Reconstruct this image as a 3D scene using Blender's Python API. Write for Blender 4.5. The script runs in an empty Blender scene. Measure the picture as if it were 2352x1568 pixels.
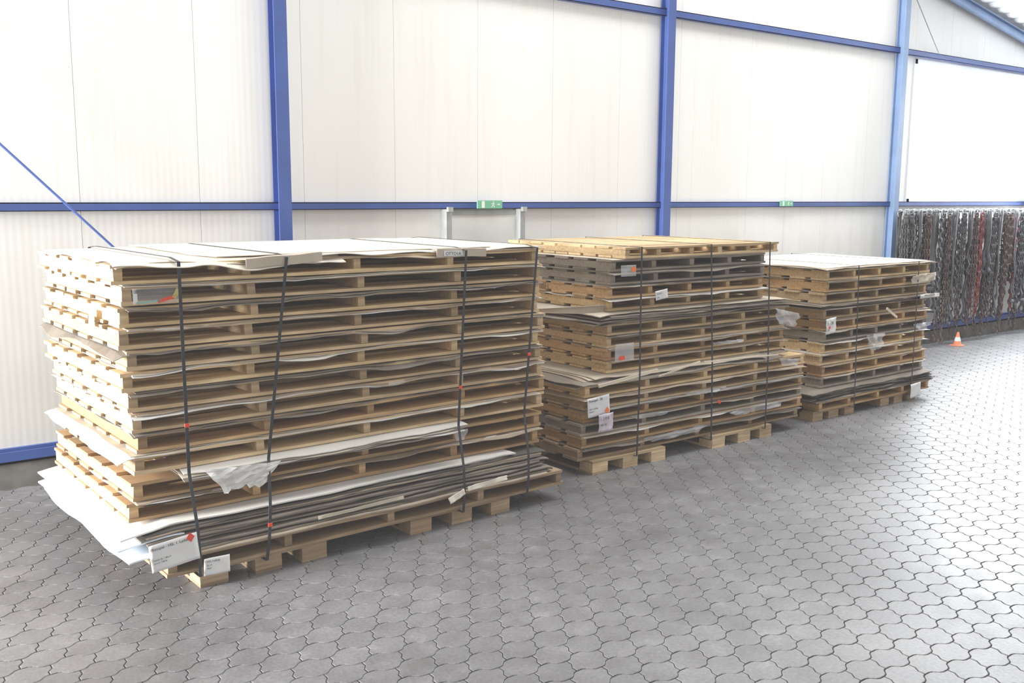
import bpy, math, random
from mathutils import Vector, Matrix, noise
random.seed(7)
scn=bpy.context.scene
COL=scn.collection

# ------------------------------------------------------------ materials
def new_mat(name):
    m=bpy.data.materials.new(name); m.use_nodes=True
    nt=m.node_tree; b=nt.nodes['Principled BSDF']
    return m,nt,b
def mix(nt,a,b_,fac,mode='MIX'):
    n=nt.nodes.new('ShaderNodeMix'); n.data_type='RGBA'; n.blend_type=mode
    for s,v in ((n.inputs[6],a),(n.inputs[7],b_),(n.inputs[0],fac)):
        if isinstance(v,(int,float)): s.default_value=v
        elif isinstance(v,(tuple,list)): s.default_value=(*v[:3],1)
        else: nt.links.new(v,s)
    return n.outputs[2]
def tex(nt,scale=(1,1,1),kind='Object',nscale=5,detail=4):
    tc=nt.nodes.new('ShaderNodeTexCoord'); mp=nt.nodes.new('ShaderNodeMapping')
    mp.inputs['Scale'].default_value=scale
    nt.links.new(tc.outputs[kind],mp.inputs[0])
    n=nt.nodes.new('ShaderNodeTexNoise'); n.inputs['Scale'].default_value=nscale; n.inputs['Detail'].default_value=detail
    nt.links.new(mp.outputs[0],n.inputs[0]); return n.outputs[0]
def ramp(nt,src,stops):
    r=nt.nodes.new('ShaderNodeValToRGB'); nt.links.new(src,r.inputs[0])
    e=r.color_ramp.elements
    e[0].position=stops[0][0]; e[0].color=(*stops[0][1],1)
    e[1].position=stops[1][0]; e[1].color=(*stops[1][1],1)
    for p,c in stops[2:]:
        x=e.new(p); x.color=(*c,1)
    return r.outputs[0]
def bump(nt,b,src,strength=.2,dist=.01):
    n=nt.nodes.new('ShaderNodeBump'); n.inputs['Strength'].default_value=strength; n.inputs['Distance'].default_value=dist
    nt.links.new(src,n.inputs['Height']); nt.links.new(n.outputs[0],b.inputs['Normal'])
def simple(name,c,rough=.6,metal=0,var=.12,nscale=6,scale=(1,1,1),alpha=1,kind='Object'):
    m,nt,b=new_mat(name)
    t=tex(nt,scale,kind,nscale)
    d=tuple(x*(1-var) for x in c); l=tuple(min(1,x*(1+var)) for x in c)
    nt.links.new(ramp(nt,t,[(.3,d),(.7,l)]),b.inputs['Base Color'])
    b.inputs['Roughness'].default_value=rough; b.inputs['Metallic'].default_value=metal
    if alpha<1: b.inputs['Alpha'].default_value=alpha
    return m
def wood(name,c):
    m,nt,b=new_mat(name)
    t1=tex(nt,(1.2,22,22),'Object',3,5); t2=tex(nt,(1,1,1),'Object',3,3)
    dark=tuple(x*.66 for x in c); light=tuple(min(1,x*1.25) for x in c)
    base=ramp(nt,t1,[(.25,dark),(.75,light)])
    blot=ramp(nt,t2,[(.35,(.74,.70,.64)),(.65,(1,1,1))])
    col=mix(nt,base,blot,.8,'MULTIPLY')
    at=nt.nodes.new('ShaderNodeAttribute'); at.attribute_name='rnd'
    oi=nt.nodes.new('ShaderNodeObjectInfo')
    ad=nt.nodes.new('ShaderNodeMath'); ad.operation='MULTIPLY_ADD'
    nt.links.new(oi.outputs['Random'],ad.inputs[0]); ad.inputs[1].default_value=.6; nt.links.new(at.outputs['Fac'],ad.inputs[2])
    v=ramp(nt,ad.outputs[0],[(0,(.56,.53,.50)),(1,(1.14,1.14,1.14))])
    col=mix(nt,col,v,1,'MULTIPLY')
    nt.links.new(col,b.inputs['Base Color']); b.inputs['Roughness'].default_value=.75
    bump(nt,b,t1,.25,.004)
    return m
W_PINE=wood('pine_light',(.66,.485,.285)); W_ORANGE=wood('pine_orange',(.60,.385,.19)); W_GREY=wood('wood_weathered',(.36,.31,.255)); W_DARK=wood('wood_brown',(.40,.28,.17)); W_YEL=wood('pine_fresh',(.78,.57,.31))
M_CREAM=simple('cardboard_cream',(.82,.75,.63),.7,var=.08,nscale=2)
M_CREAMD=simple('cardboard_dusty_cream',(.54,.47,.37),.8,var=.2,nscale=3)
M_CARD=simple('cardboard_brown',(.38,.30,.22),.85,var=.2,nscale=3)
M_GREYC=simple('cardboard_greybrown',(.205,.172,.138),.85,var=.25,nscale=3)
M_WHITES=simple('sheet_white',(.70,.68,.63),.6,var=.08,nscale=2)
M_BLUISH=simple('sheet_pale_blue',(.70,.77,.86),.5,var=.05,nscale=2)
M_BLACKS=simple('sheet_dark',(.075,.066,.056),.85,var=.3,nscale=3)
M_STRAP=simple('strap_black',(.014,.016,.022),.45,var=.2,nscale=30)
M_RED=simple('red_sticker',(.85,.06,.02),.5,var=.05)
M_ORG=simple('orange_sticker',(.95,.20,.03),.5,var=.05)
M_PAPER=simple('label_paper',(.78,.78,.78),.6,var=.05)
M_PAPL=simple('label_paper_lilac',(.60,.54,.62),.6,var=.1,nscale=20)
M_INK=simple('ink_black',(.03,.03,.04),.6,var=.1)
M_STEN=simple('stencil_ink',(.12,.06,.03),.8,var=.3,nscale=60)
M_PLAST=simple('clear_film',(.80,.82,.84),.15,var=.1,nscale=12,alpha=.26)
M_FILM=simple('pouch_film',(.80,.82,.84),.12,var=.1,nscale=12,alpha=.10)
M_FOIL=simple('milky_film',(.82,.82,.80),.25,var=.1,nscale=12,alpha=.55)
M_YELT=simple('yellow_tape',(.75,.62,.20),.4,var=.1)
M_TEAL=simple('sticker_green',(.25,.45,.38),.5,var=.1)
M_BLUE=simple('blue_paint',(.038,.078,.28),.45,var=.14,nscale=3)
M_BLUEGLARE=simple('blue_paint_glare',(.18,.28,.48),.4,var=.12,nscale=3)  # same blue made paler: window glare painted into the colour
M_GALV=simple('galvanised_steel',(.36,.38,.38),.55,metal=.3,var=.14,nscale=9)
M_GREEN=simple('sign_green',(.15,.46,.28),.5,var=.03)
M_SIGNW=simple('sign_white',(.78,.86,.80),.5,var=.02)
M_IRON=simple('chain_iron',(.085,.085,.092),.7,metal=.0,var=.3,nscale=12)
M_RUST=simple('chain_rusty',(.11,.078,.07),.8,metal=.0,var=.3,nscale=12)
M_CRED=simple('chain_red',(.26,.06,.065),.6,var=.25,nscale=12)
M_SLING=simple('sling_webbing',(.070,.070,.078),.9,var=.3,nscale=14)
M_PLINTH=simple('plinth_concrete',(.14,.13,.12),.9,var=.35,nscale=6)
M_CEIL=simple('ceiling_sheet',(.72,.74,.76),.6,var=.08)
M_ORNG=simple('cone_orange',(.80,.24,.12),.5,var=.08)

def wall_mat():
    m,nt,b=new_mat('wall_panel_white')
    t=tex(nt,(1,1,.25),'Object',1.0,5)
    col=ramp(nt,t,[(.3,(.80,.792,.752)),(.7,(.87,.862,.828))])
    t2=tex(nt,(6,1,.3),'Object',2,3)
    st=ramp(nt,t2,[(.25,(.92,.905,.87)),(.45,(1,1,1))])
    col=mix(nt,col,st,.6,'MULTIPLY')
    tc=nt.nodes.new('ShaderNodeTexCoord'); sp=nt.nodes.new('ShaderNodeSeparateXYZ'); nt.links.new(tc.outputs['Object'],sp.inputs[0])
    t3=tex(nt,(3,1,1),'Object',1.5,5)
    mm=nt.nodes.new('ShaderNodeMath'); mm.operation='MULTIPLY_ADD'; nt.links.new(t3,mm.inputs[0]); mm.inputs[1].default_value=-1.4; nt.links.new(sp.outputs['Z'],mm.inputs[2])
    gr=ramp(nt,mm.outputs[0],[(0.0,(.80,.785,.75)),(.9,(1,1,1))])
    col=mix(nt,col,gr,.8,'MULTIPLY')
    nt.links.new(col,b.inputs['Base Color']); b.inputs['Roughness'].default_value=.5
    w=nt.nodes.new('ShaderNodeTexWave'); w.wave_type='BANDS'; w.bands_direction='X'
    w.inputs['Scale'].default_value=6.5; w.inputs['Distortion'].default_value=0
    nt.links.new(tc.outputs['Object'],w.inputs[0]); bump(nt,b,w.outputs[1],.05,.004)
    return m
M_WALL=wall_mat()
def floor_mat():
    m,nt,b=new_mat('concrete_pavers')
    t=tex(nt,(1,1,1),'Object',.6,6); t2=tex(nt,(1,1,1),'Object',60,4); t3=tex(nt,(1,1,1),'Object',7,5)
    col=ramp(nt,t,[(.3,(.105,.103,.106)),(.72,(.215,.212,.218))])
    g=ramp(nt,t2,[(.35,(.75,.75,.75)),(.7,(1.15,1.15,1.15))]); col=mix(nt,col,g,.7,'MULTIPLY')
    sp=ramp(nt,t3,[(.3,(.76,.75,.74)),(.6,(1,1,1)),(.76,(1.4,1.36,1.3))]); col=mix(nt,col,sp,.75,'MULTIPLY')
    at=nt.nodes.new('ShaderNodeAttribute'); at.attribute_name='rnd'
    v=ramp(nt,at.outputs['Fac'],[(0,(.90,.90,.90)),(1,(1.08,1.08,1.08))]); col=mix(nt,col,v,1,'MULTIPLY')
    nt.links.new(col,b.inputs['Base Color'])
    r=nt.nodes.new('ShaderNodeMapRange'); nt.links.new(t3,r.inputs[0]); r.inputs[3].default_value=.38; r.inputs[4].default_value=.60
    nt.links.new(r.outputs[0],b.inputs['Roughness'])
    bump(nt,b,t2,.3,.003)
    return m
M_FLOOR=floor_mat()
M_JOINT=simple('joint_dirt',(.060,.057,.055),.95,var=.5,nscale=7)
def emis(name,c,s):
    m,nt,b=new_mat(name); b.inputs['Base Color'].default_value=(*c,1)
    b.inputs['Emission Color'].default_value=(*c,1); b.inputs['Emission Strength'].default_value=s; return m
M_PANE=emis('window_daylight',(.93,.97,1.0),15.0)

# ------------------------------------------------------------ mesh helpers
def mesh_obj(name,verts,faces,mat=None,rnd=None,mats=None,mi=None,smooth=False):
    me=bpy.data.meshes.new(name); me.from_pydata(verts,[],faces)
    if mats:
        for m in mats: me.materials.append(m)
        if mi:
            me.polygons.foreach_set('material_index',mi)
    elif mat: me.materials.append(mat)
    if rnd is not None:
        a=me.attributes.new('rnd','FLOAT','POINT'); a.data.foreach_set('value',rnd)
    if smooth: me.polygons.foreach_set('use_smooth',[True]*len(me.polygons))
    me.update()
    o=bpy.data.objects.new(name,me); COL.objects.link(o); return o
BF=[(0,3,2,1),(4,5,6,7),(0,1,5,4),(1,2,6,5),(2,3,7,6),(3,0,4,7)]
def boxes(name,bl,mat,jit=0,bev=0):
    V=[];Fc=[];Rn=[]
    for b in bl:
        x0,x1,y0,y1,z0,z1=b[:6]; n=len(V)
        j=lambda: random.uniform(-jit,jit)
        V+=[(x0+j(),y0+j(),z0),(x1+j(),y0+j(),z0),(x1+j(),y1+j(),z0),(x0+j(),y1+j(),z0),(x0+j(),y0+j(),z1),(x1+j(),y0+j(),z1),(x1+j(),y1+j(),z1),(x0+j(),y1+j(),z1)]
        Fc+=[tuple(n+i for i in f) for f in BF]; Rn+=[random.random()]*8
    o=mesh_obj(name,V,Fc,mat,Rn)
    if bev:
        md=o.modifiers.new('Bevel','BEVEL'); md.width=bev; md.segments=2
    return o
def planks(name,bl,mat,seed,inward=1,seg=14):
    V=[];Fc=[];Rn=[]
    for bi,(x0,x1,y0,y1,z0,z1) in enumerate(bl):
        n=len(V); rn=random.random()
        for i in range(seg+1):
            x=x0+(x1-x0)*i/seg
            dy=.005*noise.noise(Vector((x*1.7,bi*3.3,seed))); dy2=.004*noise.noise(Vector((x*1.7,bi*3.3+9,seed)))
            th=.009*(noise.noise(Vector((x*1.9,bi*2.1,seed+5)))-.05)
            a0,a1=(z0-max(-.003,th),z1) if inward>0 else (z0,z1+max(-.003,th))
            V+=[(x,y0+dy,a0),(x,y1+dy2,a0),(x,y1+dy2,a1),(x,y0+dy,a1)]
        Rn+=[rn]*(4*(seg+1))
        for i in range(seg):
            p=n+4*i;q=p+4
            Fc+=[(p,p+1,q+1,q),(p+1,p+2,q+2,q+1),(p+2,p+3,q+3,q+2),(p+3,p,q,q+3)]
        Fc+=[(n,n+3,n+2,n+1),(n+4*seg,n+4*seg+1,n+4*seg+2,n+4*seg+3)]
    return mesh_obj(name,V,Fc,mat,Rn)
def empty(name,loc=(0,0,0),rz=0,rx=0,ry=0):
    e=bpy.data.objects.new(name,None); e.empty_display_size=.1; e.location=loc; e.rotation_euler=(rx,ry,rz); COL.objects.link(e); return e
def tag(o,label,cat,group=None):
    o['label']=label; o['category']=cat
    if group: o['group']=group
    return o
def child(o,p): o.parent=p; return o
def structure(o): o['kind']='structure'; return o
def text_obj(name,s,size,mat,parent,loc,rot=(math.pi/2,0,0),ext=.0004,align='LEFT'):
    cu=bpy.data.curves.new(name,'FONT'); cu.body=s; cu.size=size; cu.extrude=ext; cu.align_x=align
    t=bpy.data.objects.new(name+'_tmp',cu); COL.objects.link(t)
    bpy.context.view_layer.update()
    dg=bpy.context.evaluated_depsgraph_get()
    me=bpy.data.meshes.new_from_object(t.evaluated_get(dg))
    bpy.data.objects.remove(t); me.materials.clear(); me.materials.append(mat)
    o=bpy.data.objects.new(name,me); COL.objects.link(o); o.parent=parent; o.location=loc; o.rotation_euler=rot
    return o

# ------------------------------------------------------------ floor
L=.180;a=.064;bb=-.0180;g=.0022;dd=.010
prof=[(-.5,1),(-.40,.95),(-.31,.6),(-.19,-.6),(-.10,-.95),(.10,-.95),(.19,-.6),(.31,.6),(.40,.95),(.5,1)]
hy=(a+bb)
V=[];Fc=[];Rn=[];MI=[]
for j in range(int(7.6/(2*a))):
    cy=.3+j*2*a
    off=0 if j%2==0 else L/2
    for i in range(int(22/L)):
        cx=-3+i*L+off
        if cy>7.15: continue
        jz=random.uniform(-.0007,.0007); jr=random.random()
        up=[]
        for u,s in prof:
            x=u*L-(g if u==.5 else 0)+(g if u==-.5 else 0)
            if abs(u)==.5: x+=dd
            up.append((x,a+bb*s-g))
        dn=[]
        for u,s in prof:
            x=u*L-(g if u==.5 else 0)+(g if u==-.5 else 0)
            if abs(u)==.5: x-=dd
            dn.append((x,-(a+bb*s-g)))
        le=[(-.5*L+g+dd,hy*.30),(-.5*L+g-dd,-hy*.30)]
        re=[(.5*L-g-dd,-hy*.30),(.5*L-g+dd,hy*.30)]
        pts=up[::-1]+le+dn+re
        n=len(V); k=len(pts)
        for s,z in ((.968,0),(1,-.0022),(1,-.007)):
            V+=[(cx+x*s,cy+y*s,z+jz) for x,y in pts]
        Rn+=[jr]*(3*k)
        Fc.append(tuple(n+q for q in range(k))); MI.append(0)
        for r in (0,1):
            for q in range(k):
                q2=(q+1)%k
                Fc.append((n+r*k+q2,n+r*k+q,n+(r+1)*k+q,n+(r+1)*k+q2)); MI.append(0 if r==0 else 1)
n=len(V); V+=[(-14,-8,-.006),(26,-8,-.006),(26,7.6,-.006),(-14,7.6,-.006)]; Rn+=[.5]*4; Fc.append((n,n+1,n+2,n+3)); MI.append(1)
fl=mesh_obj('floor',V,Fc,None,Rn,[M_FLOOR,M_JOINT],MI); structure(fl)

# ------------------------------------------------------------ wall
WY=7.27; WX=11.93
seams=[-4.2,-3.35,-2.5,-1.67,-.84,0.02,.87,1.72,2.56,3.40,4.23,5.08,5.93,6.78,7.63,8.74,9.42,10.12,10.97,WX]
SG=.0014
bl=[]
for s0,s1 in zip(seams[:-1],seams[1:]): bl.append((s0+SG,s1-SG,WY,WY+.08,.25,6.2))
x=WX
while x<20: 
    bl.append((x+SG,x+.85-SG,WY,WY+.08,.25,1.90)); bl.append((x+SG,x+.85-SG,WY,WY+.08,3.74,6.2)); x+=.85
bl.append((-4.2,20,WY+.078,WY+.10,.2,1.9)); bl.append((-4.2,WX,WY+.078,WY+.10,1.9,6.2))
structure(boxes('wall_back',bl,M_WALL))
structure(boxes('baseboard_back',[(-4.2,20,WY-.09,WY+.12,-.02,.17)],M_PLINTH))
structure(boxes('trim_1',[(-4.2,20,WY-.10,WY+.0,.17,.185),(-4.2,20,WY-.10,WY-.09,.17,.25),(-4.2,20,WY-.03,WY,.185,.26)],M_BLUE))
structure(mesh_obj('window_1',[(WX+.0,WY+.05,1.90),(20,WY+.05,1.90),(20,WY+.05,3.76),(WX+.0,WY+.05,3.76)],[(0,1,2,3)],M_PANE))
fr=[(WX,20,WY-.01,WY+.06,1.90,1.96),(WX,20,WY-.01,WY+.06,3.68,3.74),(WX-.01,WX+.06,WY-.01,WY+.06,1.9,3.74)]
fo=boxes('trim_2',fr,simple('frame_white',(.90,.93,.96),.4,var=.03)); structure(fo)
M_MUL=emis('glazing_bar_glow',(.86,.92,1.0),.62)  # bars glow by emission, standing in for the window light on them
structure(boxes('trim_6',[(xx-.018,xx+.018,WY+.03,WY+.048,1.96,3.68) for xx in (12.75,13.95,15.15,16.35,17.55,18.75)]+[(13.2,20,WY+.03,WY+.048,3.02,3.05)],M_MUL))
def ibeam(name,x,y0,y1,w,z0,z1,mat,tf=.010,tw=.008):
    return boxes(name,[(x-w/2,x+w/2,y0,y0+tf,z0,z1),(x-w/2,x+w/2,y1-tf,y1,z0,z1),(x-tw/2,x+tw/2,y0+tf,y1-tf,z0,z1),
                       (x-w/2-.03,x+w/2+.03,y0-.02,y1,0,.02)],mat)
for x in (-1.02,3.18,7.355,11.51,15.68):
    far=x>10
    c=ibeam('steel_column',x,7.14,7.25,.105,.0,6.2,M_BLUEGLARE if far else M_BLUE)  # far columns get the blue with glare painted in
    tag(c,'blue steel I-beam column with painted-in glare beside the bright window' if far else 'blue painted steel I-beam column standing against the white wall','column','steel columns of the hall')
structure(boxes('trim_3',[(-4.2,20,7.225,WY,1.914,1.922),(-4.2,20,7.225,7.231,1.862,1.922),(-4.2,20,7.225,WY,1.862,1.868)],M_BLUE))
structure(boxes('trim_4',[(-4.2,20,7.215,WY,3.828,3.836),(-4.2,20,7.215,7.221,3.765,3.836),(-4.2,20,7.215,WY,3.765,3.772)],M_BLUE))
def rod(name,p,q,r,mat,n=8):
    p=Vector(p);q=Vector(q);d=(q-p);Ln=d.length;rot=d.to_track_quat('Z','Y').to_matrix()
    V=[];Fc=[]
    for z in (0,Ln):
        for i in range(n):
            an=2*math.pi*i/n; V.append(tuple(p+rot@Vector((r*math.cos(an),r*math.sin(an),z))))
    for i in range(n): Fc.append((i,(i+1)%n,n+(i+1)%n,n+i))
    Fc.append(tuple(range(n-1,-1,-1)));Fc.append(tuple(range(n,2*n)))
    return mesh_obj(name,V,Fc,mat)
tag(rod('brace_rod',(3.10,7.12,.37),(-.98,7.12,4.55),.0085,M_BLUE),'thin blue diagonal wind-brace rod between two steel columns','brace')
tag(rod('brace_rod',(11.58,7.19,4.62),(12.34,7.19,3.84),.006,M_GALV),'thin grey diagonal brace rod beside the window column','brace')
bm=boxes('roof_beam',[(0,9,-.05,.03,-.11,-.10),(0,9,-.05,.03,-.01,0),(0,9,-.01,.0,-.10,-.01)],M_BLUEGLARE)
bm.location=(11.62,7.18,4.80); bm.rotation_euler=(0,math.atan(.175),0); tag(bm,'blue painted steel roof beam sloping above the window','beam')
V=[];Fc=[]
nx=150
for i in range(nx+1):
    x=11.2+9*i/nx; z=4.92-.175*(x-11.3)+(.03 if i%4<2 else 0)
    V+=[(x,2.0,z),(x,7.35,z)]
for i in range(nx): Fc.append((2*i,2*i+1,2*i+3,2*i+2))
structure(mesh_obj('ceiling',V,Fc,M_CEIL))

structure(boxes('door_1',[(4.74,5.50,WY-.02,WY-.002,.05,1.83)],simple('door_white',(.80,.80,.77),.5,var=.05)))
structure(boxes('trim_5',[(4.68,4.735,7.17,WY,0,1.86),(4.68,4.73,7.14,7.17,1.84,1.88),(5.485,5.54,7.17,WY,0,1.86),(5.49,5.54,7.14,7.17,1.84,1.88),(4.74,5.48,7.24,WY,1.81,1.85)],M_GALV))

def poly_xz(name,polys,mat,parent,y):
    V=[];Fc=[]
    for p in polys:
        n=len(V); V+=[(x,y,z) for x,z in p]; Fc.append(tuple(range(n,n+len(p))))
    return child(mesh_obj(name,V,Fc,mat),parent)
def exit_sign(x,z,w,h,y):
    e=tag(empty('exit_sign',(x,y,z)),'green emergency exit sign with white running figure and arrow','sign','exit signs')
    child(boxes('sign_panel',[(-w/2,w/2,0,.012,-h/2,h/2)],M_GREEN),e)
    k=h/2
    circ=lambda cx,cz,r:[(cx+r*math.cos(t*math.pi/5),cz+r*math.sin(t*math.pi/5)) for t in range(10)]
    L_=-w*.27
    door=[[(L_-k*.5,-k*.85),(L_+k*.45,-k*.85),(L_+k*.45,k*.85),(L_-k*.5,k*.85)]]
    poly_xz('door_symbol',door,M_SIGNW,e,-.001)
    m=w*.13
    man=[circ(m+k*.12,k*.62,k*.17),[(m-k*.2,k*.35),(m+k*.2,k*.4),(m+k*.05,-k*.15),(m-k*.25,-k*.1)],
         [(m-k*.2,-k*.1),(m+k*.02,-k*.12),(m-k*.4,-k*.75),(m-k*.6,-k*.62)],[(m,-k*.08),(m+k*.15,-k*.15),(m+k*.4,-k*.35),(m+k*.3,-k*.8),(m+k*.1,-k*.78),(m+k*.15,-k*.4),(m-k*.1,-k*.2)],
         [(m+k*.2,k*.38),(m+k*.6,k*.05),(m+k*.5,-.05*k),(m+k*.1,k*.2)],[(m-k*.2,k*.33),(m-k*.6,k*.2),(m-k*.55,k*.05),(m-k*.1,k*.15)]]
    poly_xz('running_figure',man,M_SIGNW,e,-.0015)
    q=w*.34
    poly_xz('arrow',[[(q-k*.5,k*.08),(q+k*.1,k*.08),(q+k*.1,k*.35),(q+k*.55,0),(q+k*.1,-k*.35),(q+k*.1,-k*.08),(q-k*.5,-k*.08)]],M_SIGNW,e,-.001)
exit_sign(5.11,1.902,.27,.070,7.125)
exit_sign(9.38,1.902,.23,.062,7.205)

# ------------------------------------------------------------ pallets
TEMPL={}
def pallet_template(length,depth,h,mat,nstr=5,nb=6,gap=.082):
    var=random.randrange(4)
    key=(round(length,2),round(depth,2),round(h,3),mat.name,nstr,nb,var)
    if key in TEMPL: return TEMPL[key]
    t=.018; bw=(depth-(nb-1)*gap)/nb
    top=[];bot=[]
    for i in range(nb):
        y0=i*(bw+gap)
        j1=0 if i in (0,nb-1) else random.uniform(-.02,.02); j2=0 if i in (0,nb-1) else random.uniform(-.02,.02)
        top.append((random.uniform(-.008,.004),length+random.uniform(-.006,.010),y0+j1,y0+bw+j1,h-t,h))
        bot.append((random.uniform(-.008,.004),length+random.uniform(-.006,.010),y0+j2,y0+bw+j2,0,t))
    ds=planks('deck',top,mat,var*7.1+h,1); db=planks('deck',bot,mat,var*5.3+2,-1)
    sts=[]
    for i in range(nstr):
        x=i*(length-.05)/(nstr-1)
        s=boxes('stringer',[(-.022,.022,.008,depth-.008,t,h-t)],mat,.002); sts.append((s,x+.030+(random.uniform(-.02,.02) if 0<i<nstr-1 else (0 if i==0 else -.006))))
    TEMPL[key]=(ds,db,sts,[True])
    return TEMPL[key]
def pallet(loc,ang,length,depth,h,mat,label,group,nstr=5,nb=6,gap=.082):
    ds,db,sts,first=pallet_template(length,depth,h,mat,nstr,nb,gap)
    e=tag(empty('pallet',loc,ang),label,'pallet',group)
    if first[0]:
        first[0]=False
        for o in (ds,db): o.parent=e
        for s,x in sts: s.parent=e; s.location=(x,0,0)
    else:
        for o in (ds,db):
            c=o.copy(); c.parent=e; COL.objects.link(c)
        for s,x in sts:
            c=s.copy(); c.parent=e; c.location=(x,0,0); COL.objects.link(c)
    return e

def sheet(x0,x1,y0,y1,z,th,mat,origin,ang,inner,seed,droop=.05,wave=.006,cut=.01,name='cardboard_sheet',label='thin cardboard sheet laid between the stacked pallets',group='interlayer sheets',rot=0,maxup=.004,seed2=None):
    nx=60; ny=16; V=[];Fc=[]
    s2=seed if seed2 is None else seed2
    for j in range(ny+1):
        for i in range(nx+1):
            u=i/nx; v=j/ny
            x=x0+(x1-x0)*u; y=y0+(y1-y0)*v
            if j==0: y+=cut*noise.noise(Vector((x*2.3,s2*3.1,0)))*2+cut*.6*noise.noise(Vector((x*9,s2*1.7,2)))
            if i==0: x+=cut*noise.noise(Vector((y*2.3,s2*3.1,5)))*2
            if i==nx: x+=cut*noise.noise(Vector((y*2.3,s2*2.1,9)))*2
            dx=max(inner[0]-x,0,x-inner[1]); dy=max(inner[2]-y,0,y-inner[3]); d=math.hypot(dx,dy)
            zz=z-droop*d*(1+1.2*noise.noise(Vector((x*1.5,y*1.5,seed))))+ (wave*noise.noise(Vector((x*3,y*3,seed*7.7)))*min(1,d*25))
            V.append((x,y,min(zz,z+maxup)))
    N=len(V); V+=[(x,y,zz+th) for x,y,zz in V]
    w=nx+1
    for j in range(ny):
        for i in range(nx):
            q=j*w+i; Fc.append((q,q+w,q+w+1,q+1)); Fc.append((N+q,N+q+1,N+q+w+1,N+q+w))
    for i in range(nx):
        Fc.append((i,i+1,N+i+1,N+i)); q=ny*w+i; Fc.append((q+1,q,N+q,N+q+1))
    for j in range(ny):
        q=j*w; Fc.append((q+w,q,N+q,N+q+w)); q=j*w+nx; Fc.append((q,q+w,N+q+w,N+q))
    o=mesh_obj(name,V,Fc,mat); o.location=origin; o.rotation_euler=(0,0,ang+rot)
    tag(o,label,'sheet',group); return o

def strap(origin,ang,path,xs,buck=None,w=.017,th=.0022,label='black plastic strapping band tied round the pallet stack',group=None):
    e=tag(empty('strapping_band',origin,ang),label,'strap',group)
    n=len(path); V=[];Fc=[]
    cy=sum(p[0] for p in path)/n; cz=sum(p[1] for p in path)/n
    for (y,z),x in zip(path,xs):
        oy=th if y>cy else -th; oz=th if z>cz else -th
        V+=[(x-w/2,y,z),(x+w/2,y,z),(x+w/2,y+oy,z+oz),(x-w/2,y+oy,z+oz)]
    for i in range(n):
        a_=4*i;b_=4*((i+1)%n)
        for k in range(4):
            Fc.append((a_+k,a_+(k+1)%4,b_+(k+1)%4,b_+k))
    child(mesh_obj('band',V,Fc,M_STRAP),e)
    if buck:
        x,y,z=buck; o=boxes('strap_buckle',[(x-.012,x+.012,y-.007,y-.002,z-.010,z+.010)],M_RED,bev=.0015); o['label']='small red strap seal'; child(o,e)
    return e

P1=(1.313,4.897,0);A1=.0331
GP1='pallets in the tallest stack'; GP2='pallets in the stepped middle stack'; GP3='pallets in the farthest stack'
def runners(origin,ang,xs,y0,y1,h,label,group,mat=W_PINE,w=.15):
    e=tag(empty('support_pallet',origin,ang),label,'pallet',group)
    for x in xs:
        bl=[]
        for yy in (y0,(y0+y1)/2-.07,y1-.14): bl.append((x,x+w,yy,yy+.14,.018,h-.018))
        bl.append((x,x+w,y0,y1,0,.018))
        child(boxes('runner',bl,mat,.001),e)
    child(boxes('deck',[(xs[0],xs[-1]+w,y,y+.12,h-.018,h) for y in (y0,y0+(y1-y0)*.33,y0+(y1-y0)*.66,y1-.12)],mat,.001),e)
    return e
def wpos(o,ang,x,y,z=0):
    c,s=math.cos(ang),math.sin(ang); return (o[0]+c*x-s*y,o[1]+s*x+c*y,o[2]+z)

# ---- stack 1
lab='small pine support pallet on block runners under the stack'
runners(P1,A1,(.27,.57,.84),-.165,1.2,.10,lab,'support pallets',W_DARK)
runners(P1,A1,(1.54,1.84,2.14),-.165,1.2,.10,lab,'support pallets',W_DARK)
z=.101
pallet(wpos(P1,A1,.10,-.185,z),A1,2.62,1.42,.096,W_DARK,'brown wooden long pallet carrying the pile of sheets',GP1)
z+=.0975
mats=[M_CARD,M_GREYC,M_BLACKS,M_GREYC,M_BLUISH,M_GREYC,M_BLACKS,M_GREYC,M_GREYC,M_BLUISH,M_GREYC,M_CARD,M_BLACKS,M_GREYC,M_WHITES]
ex0=[.08,.05,.10,.06,-.10,.08,.06,.05,.03,-.12,.02,.03,.0,-.01,-.08]
for i in range(15):
    t=i/15; short=mats[i]==M_BLUISH
    x0=ex0[i]+random.uniform(-.015,.015); x1=2.60+random.uniform(-.08,.06)-(.25 if i>12 else 0)
    y0=-.185+.09*t+random.uniform(-.022,.022)
    if short: x1=.22
    sheet(x0,x1,y0,1.40+random.uniform(-.02,.02),z,.0078,mats[i],P1,A1,(.16,2.60,-.25,1.5),40.0,droop=.14,wave=.0,cut=.016,seed2=40+i,
      label='pale blue laminate sheet sticking out of the base pile' if short else 'large grey-brown sheet in the pile under the pallets',group='sheets in the base pile',maxup=.0)
    z+=.0104
z=.357
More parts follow.
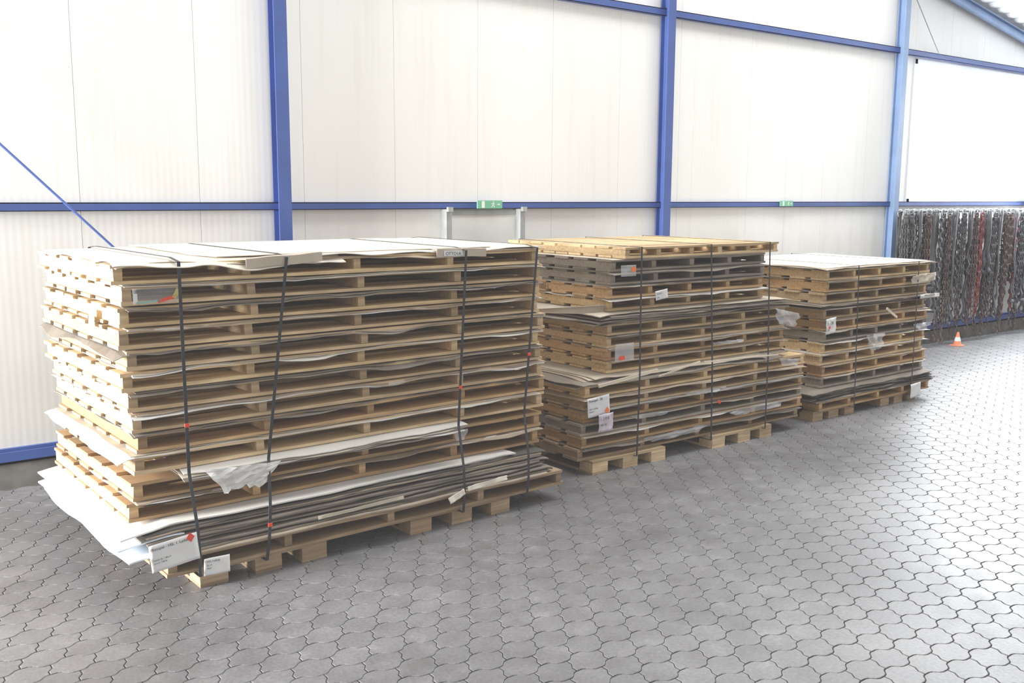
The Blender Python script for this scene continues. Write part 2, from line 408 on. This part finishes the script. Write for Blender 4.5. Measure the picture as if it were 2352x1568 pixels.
for i in range(12):
    mat=[W_ORANGE,W_ORANGE,W_PINE,W_ORANGE,W_PINE,W_PINE,W_YEL,W_PINE,W_PINE,W_YEL,W_PINE,W_YEL][i]
    ox=[-.01,.0,.03,.05,.01,.0,-.01,.0,-.01,-.01,.01,-.04][i]+random.uniform(-.012,.012); oy=random.uniform(-.018,.014)
    pp=pallet(wpos(P1,A1,ox,oy,z),A1+random.uniform(-.006,.006),2.68,1.407,.096,mat,'long pine pallet with board decks, stacked flat',GP1)
    z+=.096
    if i==1:
        for k in range(6):
            sheet(.24+random.uniform(-.03,.05),2.02+random.uniform(-.05,.02),-.085+random.uniform(-.015,.015),1.38,z+.001+k*.0062,.0045,[M_GREYC,M_WHITES,M_GREYC,M_CREAMD,M_GREYC,M_WHITES][k],P1,A1,(-.1,2.8,-.03,1.5),31.5,droop=.25,wave=.004,cut=.015,seed2=31+k,group='protruding sheets',label='off-white sheet sticking out over the pallet edge')
        z+=.040
    elif i<11:
        xl=-.06 if i in (2,7) else random.uniform(.01,.03)
        sheet(xl,2.68+random.uniform(-.01,.02),random.uniform(-.036,-.010),1.41,z+.001,.003,[M_WHITES,M_GREYC,M_WHITES,M_GREYC][i%4],P1,A1,(.0,2.68,.005,1.4),i+51,droop=.45,wave=.020,cut=.016)
        sheet(random.uniform(.015,.04),2.68+random.uniform(-.05,.03),random.uniform(-.026,-.003),1.41,z+.005,.003,[M_CARD,M_GREYC,M_CREAMD,M_GREYC][(i*3)%4],P1,A1,(.0,2.68,.005,1.4),i+51,droop=.45,wave=.020,cut=.016,seed2=i+71)
        z+=.010
ZT1=z
sheet(-.02,2.70,-.02,1.42,z+.001,.004,M_CARD,P1,A1,(-.0,2.66,.02,1.4),91,droop=.3,wave=.02,cut=.02,label='brown cardboard cover sheet on top of the stack',group='top cover sheets')
sheet(-.035,1.20,-.05,1.41,z+.007,.004,M_CREAM,P1,A1,(-.0,2.66,.04,1.4),92,droop=.5,wave=.05,cut=.025,label='cream cardboard cover sheet on top of the stack',group='top cover sheets')
sheet(1.05,2.70,-.02,1.40,z+.012,.004,M_CREAM,P1,A1,(1.0,2.66,.02,1.4),93,droop=.2,wave=.02,cut=.02,label='cream cardboard cover sheet on top of the stack',group='top cover sheets')
sheet(.50,2.3,.06,1.38,z+.018,.004,M_CREAM,P1,A1,(.5,2.4,.0,1.4),94,droop=.2,wave=.02,cut=.02,label='cream cover sheet on top of the stack',group='top cover sheets')
def angle_piece(name,origin,ang,x0,x1,y,z,mat,label,rz=0,ry=0,w=.09,h=.045):
    V=[];Fc=[];n=14
    prof=[(0,-h),(-.004,-h),(-.004,.004),(w,.004),(w,0),(0,0)]
    for i in range(n+1):
        x=x0+(x1-x0)*i/n
        for py,pz in prof: V.append((x-x0,py+.004*noise.noise(Vector((x*8,pz*9,1))),pz+.006*noise.noise(Vector((x*6,3,py*5)))))
    k=6
    for i in range(n):
        for q in range(k): Fc.append((i*k+q,i*k+(q+1)%k,(i+1)*k+(q+1)%k,(i+1)*k+q))
    Fc.append(tuple(range(k-1,-1,-1)));Fc.append(tuple(n*k+q for q in range(k)))
    o=mesh_obj(name,V,Fc,mat); o.location=wpos(origin,ang,x0,y,z); o.rotation_euler=(0,ry,ang+rz)
    tag(o,label,'cardboard'); return o
M_EDGE=simple('edge_cardboard',(.50,.42,.33),.8,var=.12,nscale=3)
angle_piece('edge_protector',P1,A1,.62,1.07,-.060,ZT1+.004,M_EDGE,'folded brown cardboard edge protector under the strap on the stack top',rz=.05,ry=-.05,w=.07)
ep=angle_piece('edge_protector',P1,A1,1.83,2.20,-.03,ZT1+.018,M_EDGE,'folded cardboard edge protector with a printed white tag',rz=0,ry=.02,w=.05)
child(boxes('printed_tag',[(.05,.19,-.010,-.007,-.038,-.006)],M_PAPER),ep)
text_obj('tag_text','OTTO1A',.028,M_INK,ep,(.06,-.0105,-.033))
zt=ZT1+.024
for k,(xt,xb,bz) in enumerate(((.27,.255,.84),(.84,.615,.27),(2.02,1.89,.83),(2.58,2.39,.98))):
    yb=-.215
    path=[(-.062,zt-.016),(-.105,.60),(-.19,.35),(yb,.20),(yb,.085),(1.25,.085),(1.43,.15),(1.43,zt-.012),(1.3,zt),(.06,zt)]
    fx=lambda zz:xb+(xt-xb)*(zz-.1)/1.5
    xs=[fx(p[1]) for p in path]
    zz=bz
    if zz>.60: yy=-.062+(-.105+.062)*(zt-zz)/(zt-.60)
    else: yy=-.205
    strap(P1,A1,path,xs,(fx(zz),yy,zz),group='straps round the tallest stack')

def crumple(name,loc,ang,w,h,mat,seed,label,cat,amp=.012,tilt=0,lean=0,nx=10,nz=8,taper=0,rag=0):
    V=[];Fc=[]
    for j in range(nz+1):
        for i in range(nx+1):
            x=w*(i/nx-.5)*(1-taper*(1-j/nz)); zz=h*(j/nz-.5)
            if j==0 and rag: zz+=rag*noise.noise(Vector((i*.9,seed,3)))*2
            V.append((x+.1*h*noise.noise(Vector((j*.4,seed,i*.2)))*(1 if amp>.008 else 0),amp*noise.noise(Vector((x*25,zz*25,seed)))-lean*(.5-j/nz)*h,zz))
    for j in range(nz):
        for i in range(nx):
            q=j*(nx+1)+i; Fc.append((q,q+1,q+nx+2,q+nx+1))
    o=mesh_obj(name,V,Fc,mat,smooth=(rag==0)); o.location=loc; o.rotation_euler=(0,tilt,ang)
    md=o.modifiers.new('Solidify','SOLIDIFY'); md.thickness=.0008
    tag(o,label,cat); return o
def label_card(loc,ang,w,h,tilt,lines,label,size=.02,sticker=None,mat=None,amp=.004,lean=0):
    e=tag(empty('paper_label',loc,ang,0,tilt),label,'label')
    c=crumple('paper',(0,0,0),0,w,h,mat or M_PAPER,random.random()*9,'','x',amp=amp,lean=lean)
    del c['label']; del c['category']; c.parent=e
    zz=h/2-size*1.4
    for ln,sz in lines:
        if ln: text_obj('printed_text',ln,sz,M_INK,e,(-w/2+.012,-.006,zz))
        zz-=sz*1.35
    if sticker:
        sx,sz_,r,m=sticker
        V=[(sx,-.007,sz_+r),(sx-r*.8,-.007,sz_),(sx,-.007,sz_-r),(sx+r*.8,-.007,sz_)]
        child(mesh_obj('sticker',V,[(0,1,2,3)],m),e)
    return e
def pouch(loc,ang,w,h,label,stickers,tilt=0,mat=None):
    e=tag(empty('document_pouch',loc,ang,0,tilt),label,'plastic pouch')
    c=crumple('film',(0,0,0),0,w,h,mat or M_PLAST,random.random()*9,'','x',amp=.006); del c['label']; del c['category']; c.parent=e
    for sx,sz_,sw,sh,m,a_ in stickers:
        c_,s_=math.cos(a_),math.sin(a_)
        V=[(sx+c_*px-s_*pz,-.006,sz_+s_*px+c_*pz) for px,pz in ((-sw/2,-sh/2),(sw/2,-sh/2),(sw/2,sh/2),(-sw/2,sh/2))]
        child(mesh_obj('sticker',V,[(0,1,2,3)],m),e)
    return e
label_card(wpos(P1,A1,.125,-.232,.245),A1,.24,.14,-.10,[('Resopal - HSL 1. Ladung',.0195),('',.02),('Palette 26  /  Box 4',.011),('Gewicht  1280 kg',.009)],'white printed paper label with red diamond on the base pile',.02,(.085,.055,.026,M_RED))
label_card(wpos(P1,A1,.335,-.235,.130),A1,.135,.09,.03,[('HSL Ladung',.014),('26 / 4',.011),('Palette',.009)],'small white printed label beside a strap on the base pallet',.014)
pouch(wpos(P1,A1,.165,-.035,1.495),A1,.23,.075,'clear document pouch with red, green and yellow stickers',[(.05,-.018,.10,.016,M_RED,.25),(-.04,-.028,.12,.010,M_TEAL,.05),(-.105,-.005,.02,.04,M_PAPER,0),(.095,.005,.022,.05,M_YELT,-.5)],mat=M_FILM)
crumple('crumpled_film',wpos(P1,A1,.54,-.125,.53),A1,.42,.12,M_FOIL,3.3,'crumpled milky packing film hanging from protruding sheets','plastic film',amp=.03,tilt=.05,taper=.5,nx=10,nz=7,rag=.018)
crumple('plastic_film_scrap',wpos(P1,A1,1.98,-.06,.52),A1,.10,.07,M_PLAST,5.3,'scrap of clear plastic film caught between pallets','plastic',amp=.02,taper=.4)
crumple('cardboard_scrap',wpos(P1,A1,2.06,-.235,.24),A1,.30,.030,M_CREAM,6.1,'torn strip of cream cardboard under a strap','cardboard',amp=.01,tilt=-.06)
crumple('cardboard_scrap',wpos(P1,A1,1.83,-.235,.20),A1,.12,.04,M_CREAM,7.1,'torn strip of cream cardboard under a strap','cardboard',amp=.01,tilt=-.35)
crumple('cardboard_scrap',wpos(P1,A1,1.20,-.20,.25),A1,.55,.02,M_CREAMD,8.1,'long torn strip of cardboard on the base pile','cardboard',amp=.008,tilt=-.02)
label_card(wpos(P1,A1,-.040,.35,1.36),A1-math.pi/2,.10,.09,0,[('26',.03)],'small white label on the end of a pallet',.03)

# ---- stack 2
P2=(4.80,5.22,0);A2=0.0
runners(P2,A2,(-.24,.06,.35),-.13,1.2,.10,lab,'support pallets')
runners(P2,A2,(1.03,1.34,1.61),-.13,1.2,.10,lab,'support pallets')
z=.101
for i in range(6):
    mat=[W_DARK,W_ORANGE,W_GREY,W_ORANGE,W_PINE,W_YEL][i]
    pallet(wpos(P2,A2,-.30+[-.03,.0,-.01,.02,.02,.03][i],-.07+random.uniform(-.01,.01),z),A2+random.uniform(-.006,.006),2.52,1.38,.084,mat,'long wooden pallet in the wide lower tier of the stack',GP2)
    z+=.084
    if i<5:
        for k in range(2):
            sheet(-.30+random.uniform(-.02,.04),2.21+random.uniform(-.06,.03),-.095+random.uniform(-.015,.01),1.30,z+.001+k*.0032,.0028,[M_GREYC,M_WHITES,M_CARD,M_GREYC,M_CREAMD][(i+k*3)%5],P2,A2,(-.28,2.2,-.06,1.4),i+151,droop=.25,wave=.010,cut=.014,seed2=i+k*9+151)
        z+=.0075
for k in range(7):
    sheet(-.30+random.uniform(-.03,.14),1.6+random.uniform(-.6,.55),-.07+random.uniform(-.02,.05),1.30,z+.002+k*.0075,.0045,[M_CARD,M_CREAMD,M_CARD,M_GREYC,M_CARD,M_CREAMD,M_CREAMD][k],P2,A2,(-.25,2.2,-.0,1.4),k+161,droop=.2,wave=.014,cut=.02,label='dusty cardboard sheet in a loose layer between pallet tiers',group='loose layer of sheets')
z+=.056
for i in range(4):
    mat=[W_YEL,W_ORANGE,W_PINE,W_PINE][i]
    pallet(wpos(P2,A2,-.01+random.uniform(-.016,.016),random.uniform(-.015,.015),z),A2+random.uniform(-.006,.006),2.05,1.38,.086,mat,'wooden pallet in the middle tier of the stack',GP2)
    z+=.086
    if i<3:
        for k in range(2):
            sheet(.0+random.uniform(-.02,.02),2.07+random.uniform(-.04,.03),-.03+random.uniform(-.015,.01),1.36,z+.001+k*.0032,.0028,[M_GREYC,M_CARD,M_WHITES][(i+k)%3],P2,A2,(0,2.05,.0,1.36),i+171,droop=.25,wave=.010,cut=.014,seed2=i+k*9+171)
        z+=.0075
for k in range(9):
    sheet(-.10+random.uniform(-.06,.1),2.0+random.uniform(-.12,.05),-.05+random.uniform(-.02,.03),1.36,z+.002+k*.0095,.0065,[M_GREYC,M_CARD,M_GREYC,M_GREYC,M_CARD,M_GREYC,M_GREYC,M_CARD,M_CREAMD][k],P2,A2,(-.02,1.9,.0,1.36),181,droop=.12,wave=.0,cut=.02,seed2=181+k,label='grey-brown cardboard sheet in a thick layer between pallet tiers',group='thick layer of sheets')
z+=.089
zup=z
for i in range(4):
    mat=[W_YEL,W_ORANGE,W_GREY,W_GREY][i]
    pallet(wpos(P2,A2,.0+random.uniform(-.016,.016)+(.02 if i>1 else 0),random.uniform(-.015,.015),z),A2+random.uniform(-.006,.006),1.74,1.38,.086,mat,'wooden pallet in the narrow upper tier of the stack',GP2)
    z+=.086
    if i<3:
        for k in range(2):
            sheet(.0+random.uniform(-.02,.02),1.76+random.uniform(-.02,.03),-.03+random.uniform(-.02,.01),1.36,z+.001+k*.004,.0025,[M_GREYC,M_WHITES,M_GREYC][(i+k)%3],P2,A2,(0,1.74,.0,1.36),i+191,droop=.25,wave=.010,cut=.014,seed2=i+k*9+191)
        z+=.0095
sheet(.02,1.72,-.02,1.36,z+.001,.004,M_CREAMD,P2,A2,(0,1.76,0,1.4),201)
pallet(wpos(P2,A2,.13,-.03,z+.008),A2,1.74,1.42,.080,W_YEL,'fresh yellow pine pallet lying on top of the stack',GP2,6,9,.02)
zt2=z+.0885
for k,(xt,xb) in enumerate(((.27,.17),(1.02,.98),(1.73,1.64))):
    path=[(-.055,zt2+.002),(-.09,1.15),(-.13,.68),(-.16,.085),(1.25,.085),(1.42,.15),(1.42,zt2+.002)]
    xs=[xb+(xt-xb)*(p[1]-.1)/1.5 for p in path]
    strap(P2,A2,path,xs,None,w=.015,group='straps round the stepped stack')
e=tag(empty('stencil_marking',wpos(P2,A2,-.026,1.1,zup+.113),-math.pi/2),'dark stencilled lettering on the end of a pallet','marking')
text_obj('printed_text','DORA-ELSA 0011',.060,M_STEN,e,(0,-.002,0))
e=tag(empty('stencil_marking',wpos(P2,A2,-.312,.9,.40),-math.pi/2),'dark stencilled lettering on the end of a low pallet','marking')
text_obj('printed_text','ORSA 0011',.05,M_STEN,e,(0,-.002,.0))
label_card(wpos(P2,A2,-.20,-.14,.505),A2,.21,.14,-.08,[('Resopal   26',.026),('',.015),('HSL 2. Ladung',.014),('Palette 4',.012)],'white printed label stuck on the lower tier of the stack',.02,(.075,-.045,.028,M_ORG))
label_card(wpos(P2,A2,-.14,-.155,.38),A2,.14,.13,-.05,[('1 2 0 0',.03),('HSL 26',.02)],'crumpled lilac printed label hanging below another label',.03,None,M_PAPL,amp=.010)
pouch(wpos(P2,A2,.14,-.06,1.45),A2,.15,.08,'clear document pouch with orange sticker on a pallet edge',[(.045,.01,.045,.035,M_ORG,.2)])
label_card(wpos(P2,A2,.46,-.085,1.26),A2,.13,.07,-.12,[('2 6 4 1',.02),('HSL',.015)],'small tilted white note under a strap',.02)
pouch(wpos(P2,A2,.09,-.09,.86),A2,.19,.13,'clear document pouch with red sticker on the middle tier',[(-.03,-.04,.055,.03,M_RED,.1)])
e=tag(boxes('red_tag',[(-.018,.018,-.002,0,-.012,.012)],M_RED),'small red tag stuck on a pallet edge','tag'); e.location=wpos(P2,A2,1.07,-.15,.38); e.rotation_euler=(0,.4,0)
for (x,zq,w_,h_,sd,tl) in ((1.93,.98,.34,.12,15.3,.2),(.65,.175,.75,.045,16.3,-.02),(1.60,.25,.75,.045,17.3,-.02),(.95,.47,.5,.03,18.3,.0),(.35,.36,.4,.03,19.3,.03),(1.2,.84,.4,.025,20.3,.0),(2.0,.60,.3,.06,21.3,.1)):
    crumple('plastic_film_scrap',wpos(P2,A2,x,-.11,zq),A2,w_,h_,M_PLAST,sd,'loose clear plastic film hanging between pallets','plastic',amp=.035,taper=.3,tilt=tl)
def lath(loc,ang,ln,tilt,mat,label,w=.012,h=.03):
    o=boxes('wooden_lath',[(-ln/2,ln/2,-w/2,w/2,-h/2,h/2)],mat,.003); o.location=loc; o.rotation_euler=(0,tilt,ang); tag(o,label,'lath'); return o
M_STRIP=simple('strip_cream',(.62,.53,.40),.8,var=.12,nscale=4)
lath(wpos(P2,A2,.10,-.13,.675),.05,.62,-.08,M_STRIP,'thin bent cardboard strip lying on the lower tier',h=.022)
lath(wpos(P2,A2,1.35,-.13,.70),.0,.9,.03,M_STRIP,'thin bent cardboard strip lying on the lower tier',h=.010)
lath(wpos(P2,A2,.62,-.14,.69),.0,.45,-.16,M_STRIP,'thin bent cardboard strip lying on the lower tier',h=.010)
def curl(loc,ang,ln,r,mat,label):
    V=[];Fc=[];n=12
    for i in range(n+1):
        t=-1.5+3.2*i/n
        for x,s in ((0,1.0),(ln,.25)):
            V.append((x,-r*s*math.cos(t),r*s*math.sin(t)+r*s))
    for i in range(n): Fc.append((2*i,2*i+1,2*i+3,2*i+2))
    o=mesh_obj('curled_cardboard',V,Fc,mat,smooth=True); md=o.modifiers.new('Solidify','SOLIDIFY'); md.thickness=.004
    o.location=loc; o.rotation_euler=(0,0,ang); tag(o,label,'cardboard'); return o
curl(wpos(P2,A2,-.01,.02,zup-.02),A2+2.4,.7,.035,M_CREAMD,'curled edge of a cream cardboard sheet between tiers')

# ---- stack 3
P3=(7.47,5.28,0);A3=.02
runners(P3,A3,(-.20,.04,.29),-.08,1.2,.085,lab,'support pallets',W_DARK)
runners(P3,A3,(.88,1.12,1.36),-.08,1.2,.085,lab,'support pallets',W_DARK)
z=.086
pallet(wpos(P3,A3,-.14,-.10,z),A3,1.86,1.40,.088,W_ORANGE,'orange-brown wooden pallet at the bottom of the stack',GP3)
z+=.089
for k in range(10):
    sheet(-.20+random.uniform(-.06,.05),1.74+random.uniform(-.04,.10),-.09+random.uniform(-.03,.03),1.36,z+.001+k*.0093,.0070,[M_BLACKS,M_GREYC,M_BLACKS,M_GREYC,M_BLACKS,M_GREYC,M_BLACKS,M_GREYC,M_WHITES,M_GREYC][k],P3,A3,(-.05,1.72,0,1.36),211,droop=.10,wave=0,cut=.02,seed2=211+k,label='dark laminate sheet in the pile under the pallets',group='dark base sheets',maxup=0)
z+=.096
for i in range(10):
    mat=[W_GREY,W_ORANGE,W_PINE,W_YEL,W_GREY,W_ORANGE,W_PINE,W_PINE,W_ORANGE,W_YEL][i]
    pallet(wpos(P3,A3,random.uniform(-.02,.02)-(.05 if i==2 else 0),random.uniform(-.015,.015),z),A3+random.uniform(-.008,.008),1.74,1.38,.096,mat,'wooden pallet stacked flat near the hanging chains',GP3)
    z+=.096
    if i==6:
        for k in range(6):
            sheet(-.06+random.uniform(-.03,.04),1.78+random.uniform(-.04,.03),-.05+random.uniform(-.02,.03),1.36,z+.001+k*.007,.0050,[M_GREYC,M_BLACKS,M_GREYC,M_GREYC,M_CARD,M_GREYC][k],P3,A3,(0,1.74,.0,1.36),231,droop=.1,wave=.0,cut=.02,seed2=231+k,label='dark cardboard sheet in a layer between pallets',group='dark interlayer sheets')
        z+=.043
    elif i<9:
        for k in range(2):
            sheet(.0+random.uniform(-.02,.02),1.76+random.uniform(-.04,.04),-.03+random.uniform(-.015,.01),1.36,z+.001+k*.004,.003,[M_GREYC,M_CREAMD,M_CARD,M_WHITES][(i+k)%4],P3,A3,(0,1.74,.0,1.36),i+241,droop=.25,wave=.010,cut=.016,seed2=i+k*9+241)
        z+=.0085
for k in range(4):
    sheet(-.03+random.uniform(-.03,.02),1.80+random.uniform(-.02,.04),-.03+random.uniform(-.02,.02),1.37,z+.001+k*.006,.004,[M_GREYC,M_CREAM,M_CARD,M_CREAM][k],P3,A3,(0,1.74,.02,1.36),k+251,droop=.12,wave=.01,cut=.02,label='cream cardboard cover sheet on top of the stack',group='top cover sheets')
zt3=z+.026
for xt,xb in ((.42,.36),(1.45,1.33)):
    path=[(-.06,zt3),(-.12,.30),(-.13,.07),(1.25,.07),(1.42,.15),(1.42,zt3)]
    strap(P3,A3,path,[xb+(xt-xb)*(p[1]-.1)/1.3 for p in path],None,w=.014,group='straps round the farthest stack')
label_card(wpos(P3,A3,-.01,-.09,.85),A3,.15,.14,-.1,[('3 - 26',.04),('HSL',.02)],'crumpled white label with red dot on the pallet stack',.04,(-.03,-.01,.02,M_RED),amp=.010)
label_card(wpos(P3,A3,1.38,-.15,.11),A3,.18,.14,-.05,[('',.02)],'white paper label hanging from the base pallet',.04)
crumple('plastic_film_scrap',wpos(P3,A3,.72,-.09,.64),A3,.30,.15,M_PLAST,25.3,'loose clear plastic film hanging between pallets','plastic',amp=.05,taper=.5)
crumple('plastic_film_scrap',wpos(P3,A3,1.55,-.08,.72),A3,.35,.07,M_PLAST,26.3,'torn white foil hanging between pallets','plastic',amp=.04,taper=.6)
crumple('cardboard_scrap',wpos(P3,A3,1.52,-.08,1.20),A3,.46,.08,M_CREAMD,27.3,'torn cream cardboard edge hanging over the stack','cardboard',amp=.03,tilt=-.05)
crumple('cardboard_scrap',wpos(P3,A3,1.65,-.08,1.02),A3,.35,.04,M_WHITES,28.3,'white foam strip sticking out between pallets','cardboard',amp=.02)
lath(wpos(P3,A3,.95,-.10,.90),0,.20,.5,M_STRIP,'short broken wooden lath leaning on the stack',h=.025)

# ------------------------------------------------------------ chains on rail
RX=11.32
rail=tag(empty('hanging_rail',(RX,6.98,1.80)),'long steel rail with hooks mounted on the wall under the window','rail')
child(rod('rail_tube',(0,0,0),(6.0,0,0),.016,M_IRON),rail)
for xx in (.5,1.9,3.3,4.7,5.8): child(boxes('bracket',[(xx-.02,xx+.02,-.01,.28,-.02,.02)],M_GALV),rail)
def link_mesh(mat,seed,s=.030,double=True,ln=1.0):
    random.seed(seed)
    V=[];Fc=[]
    strands=[(-.04,ln),(.04,ln*random.uniform(.75,1.0)),(0,ln*random.uniform(.4,.8))] if double else [(-.012,ln),(.02,ln*.9)]
    for sx,sl in strands:
        zc=-.06;i=0;step=s*1.45
        while zc>-sl:
            sw=sx*min(1,(-zc)/.25)+.006*math.sin(zc*9+seed); 
            base=len(V);N=8;M=4;R=s*.55;r=s*.23
            for a_ in range(N):
                t=2*math.pi*a_/N; cx=R*math.cos(t);cz=R*1.55*math.sin(t)
                for b_ in range(M):
                    p=2*math.pi*b_/M; rr=r*math.cos(p)
                    lx=cx+rr*math.cos(t); lz=cz+rr*math.sin(t); ly=r*math.sin(p)
                    if i%2: V.append((sw+ly,lx,zc+lz))
                    else: V.append((sw+lx,ly,zc+lz))
            for a_ in range(N):
                for b_ in range(M):
                    Fc.append((base+a_*M+b_,base+((a_+1)%N)*M+b_,base+((a_+1)%N)*M+(b_+1)%M,base+a_*M+(b_+1)%M))
            zc-=step*1.10;i+=1
    me=bpy.data.meshes.new('chain_links'); me.from_pydata(V,[],Fc); me.materials.append(mat); me.polygons.foreach_set('use_smooth',[True]*len(Fc)); me.update(); return me
def tube_mesh(name,pts,r,mat,n=6,flat=1):
    V=[];Fc=[]
    for i,p in enumerate(pts):
        p=Vector(p); d=(Vector(pts[min(i+1,len(pts)-1)])-Vector(pts[max(i-1,0)])).normalized()
        up=Vector((0,1,0)) if abs(d.y)<.9 else Vector((1,0,0)); sde=d.cross(up).normalized(); up=sde.cross(d)
        for k in range(n):
            t=2*math.pi*k/n; V.append(tuple(p+sde*r*math.cos(t)+up*r*flat*math.sin(t)))
    for i in range(len(pts)-1):
        for k in range(n): Fc.append((i*n+k,i*n+(k+1)%n,(i+1)*n+(k+1)%n,(i+1)*n+k))
    Fc.append(tuple(range(n-1,-1,-1)));Fc.append(tuple((len(pts)-1)*n+k for k in range(n)))
    me=bpy.data.meshes.new(name); me.from_pydata(V,[],Fc); me.materials.append(mat); me.polygons.foreach_set('use_smooth',[True]*len(Fc)); me.update(); return me
ring=tube_mesh('suspension_ring',[(.035*math.cos(t*math.pi/6),0,-.02+.045*math.sin(t*math.pi/6)) for t in range(13)],.008,M_GALV)
hook=tube_mesh('lifting_hook',[(0,0,.05),(0,0,0),(.02,0,-.03),(.035,0,-.06),(.02,0,-.09),(-.01,0,-.095),(-.03,0,-.07),(-.03,0,-.05)],.010,M_RUST)
variants=[(link_mesh(m,sd,s,db,ln),ln,db) for m,sd,s,db,ln in ((M_IRON,1,.040,True,1.35),(M_RUST,2,.040,True,1.50),(M_CRED,3,.046,False,1.45),(M_IRON,4,.044,True,1.10),(M_RUST,5,.038,False,1.62),(M_IRON,6,.046,False,1.55),(M_RUST,8,.042,True,.95))]
def loop_pts(ln,w,seed):
    pts=[];n=26
    for i in range(n+1):
        t=i/n*2-1
        pts.append((w*math.copysign((1-abs(t))**.5,t)*.9,.02*math.sin(i*1.3+seed),-ln*(1-t*t)**.5))
    return pts
slings=[(tube_mesh('sling_band',loop_pts(ln,w,k),.027,M_SLING,6,.4),ln) for k,(ln,w) in enumerate(((1.30,.06),(1.0,.055),(1.5,.045),(.85,.065)))]
random.seed(21)
xx=.04;k=0
while xx<5.0:
    is_s=(k%5 in (1,3))
    yo=(-.06,.05,-.02,.08)[k%4]
    if is_s:
        me,ln=random.choice(slings); e=tag(empty('lifting_sling',(RX+xx,6.97+yo,1.80)),'dark grey webbing lifting sling hanging in a loop from the rail','sling','slings hanging on the rail')
        o=bpy.data.objects.new('band',me); COL.objects.link(o); o.parent=e
    else:
        me,ln,db=variants[[0,1,3,0,4,5,6,1,3,2,0,5,4][(k//2)%13]]
        colr={'chain_red':'red','chain_iron':'dark grey','chain_rusty':'rusty brown'}[me.materials[0].name]
        e=tag(empty('lifting_chain',(RX+xx,6.97+yo,1.80)),colr+' steel lifting chain hanging from the wall rail','chain','chains hanging on the rail')
        o=bpy.data.objects.new('links',me); COL.objects.link(o); o.parent=e
        h=bpy.data.objects.new('hook',hook); COL.objects.link(h); h.parent=e; h.location=(-.04 if db else -.012,0,-ln-.03)
    r=bpy.data.objects.new('ring',ring); COL.objects.link(r); r.parent=e
    e.rotation_euler=(0,0,random.uniform(-.5,.5))
    xx+=random.uniform(.022,.048)+(.05 if k%6==5 else 0); k+=1
def cone(loc,s=.66):
    e=tag(empty('traffic_cone',loc),'small orange traffic cone with white band standing under the chains','cone')
    e.scale=(s,s,s)
    def rev(name,prof,mat):
        V=[];Fc=[];n=20
        for r,z in prof:
            for i in range(n): V.append((r*math.cos(2*math.pi*i/n),r*math.sin(2*math.pi*i/n),z))
        for j in range(len(prof)-1):
            for i in range(n): Fc.append((j*n+i,j*n+(i+1)%n,(j+1)*n+(i+1)%n,(j+1)*n+i))
        return child(mesh_obj(name,V,Fc,mat,smooth=True),e)
    child(boxes('base_plate',[(-.11,.11,-.11,.11,0,.02)],M_ORNG,bev=.005),e)
    rev('cone_body',[(.085,.02),(.075,.04),(.022,.27),(.016,.28),(0,.28)],M_ORNG)
    rev('reflective_band',[(.064,.10),(.045,.18)],M_SIGNW)
cone((12.66,6.82,0))

# ------------------------------------------------------------ lights
w=bpy.data.worlds.new('World'); scn.world=w; w.use_nodes=True
bg=w.node_tree.nodes['Background']; bg.inputs[0].default_value=(1,.99,.975,1); bg.inputs[1].default_value=.70
def area(name,loc,target,sx,sy,e,col=(1,1,1)):
    l=bpy.data.lights.new(name,'AREA'); l.shape='RECTANGLE'; l.size=sx; l.size_y=sy; l.energy=e; l.color=col
    o=bpy.data.objects.new(name,l); COL.objects.link(o); o.location=loc
    o.rotation_euler=(Vector(target)-Vector(loc)).to_track_quat('-Z','Y').to_euler(); return o
area('gate_daylight',(-7.5,6.2,2.2),(1.5,5.6,1.0),1.8,3.0,3900,(1,.99,.97))
area('roof_light',(8.0,4.6,9.5),(8.4,6.9,2.4),11,2.5,950,(1,.995,.98))
area('window_daylight',(14.2,7.15,2.8),(11.5,2.5,0.1),4.5,1.7,850,(.92,.96,1))
# ------------------------------------------------------------ camera
f,pitch,yaw,roll=2246.5,.1502,.9256,.0056
F=Vector((math.cos(yaw)*math.cos(pitch),math.sin(yaw)*math.cos(pitch),-math.sin(pitch)))
R=Vector((math.sin(yaw),-math.cos(yaw),0)); U=R.cross(F)
R2=R*math.cos(roll)+U*math.sin(roll); U2=U*math.cos(roll)-R*math.sin(roll)
M=Matrix((R2,U2,-F)).transposed().to_4x4(); M.translation=Vector((0,0,2))
cd=bpy.data.cameras.new('camera'); cd.sensor_width=36; cd.lens=f/2352*36; cd.clip_start=.05
co=bpy.data.objects.new('camera',cd); COL.objects.link(co); co.matrix_world=M; scn.camera=co
vs=scn.view_settings
vs.view_transform='Standard'; vs.exposure=0.0; vs.gamma=1.13
vs.use_curve_mapping=True
c=vs.curve_mapping.curves[3]; c.points[0].location=(0,.025); vs.curve_mapping.update()
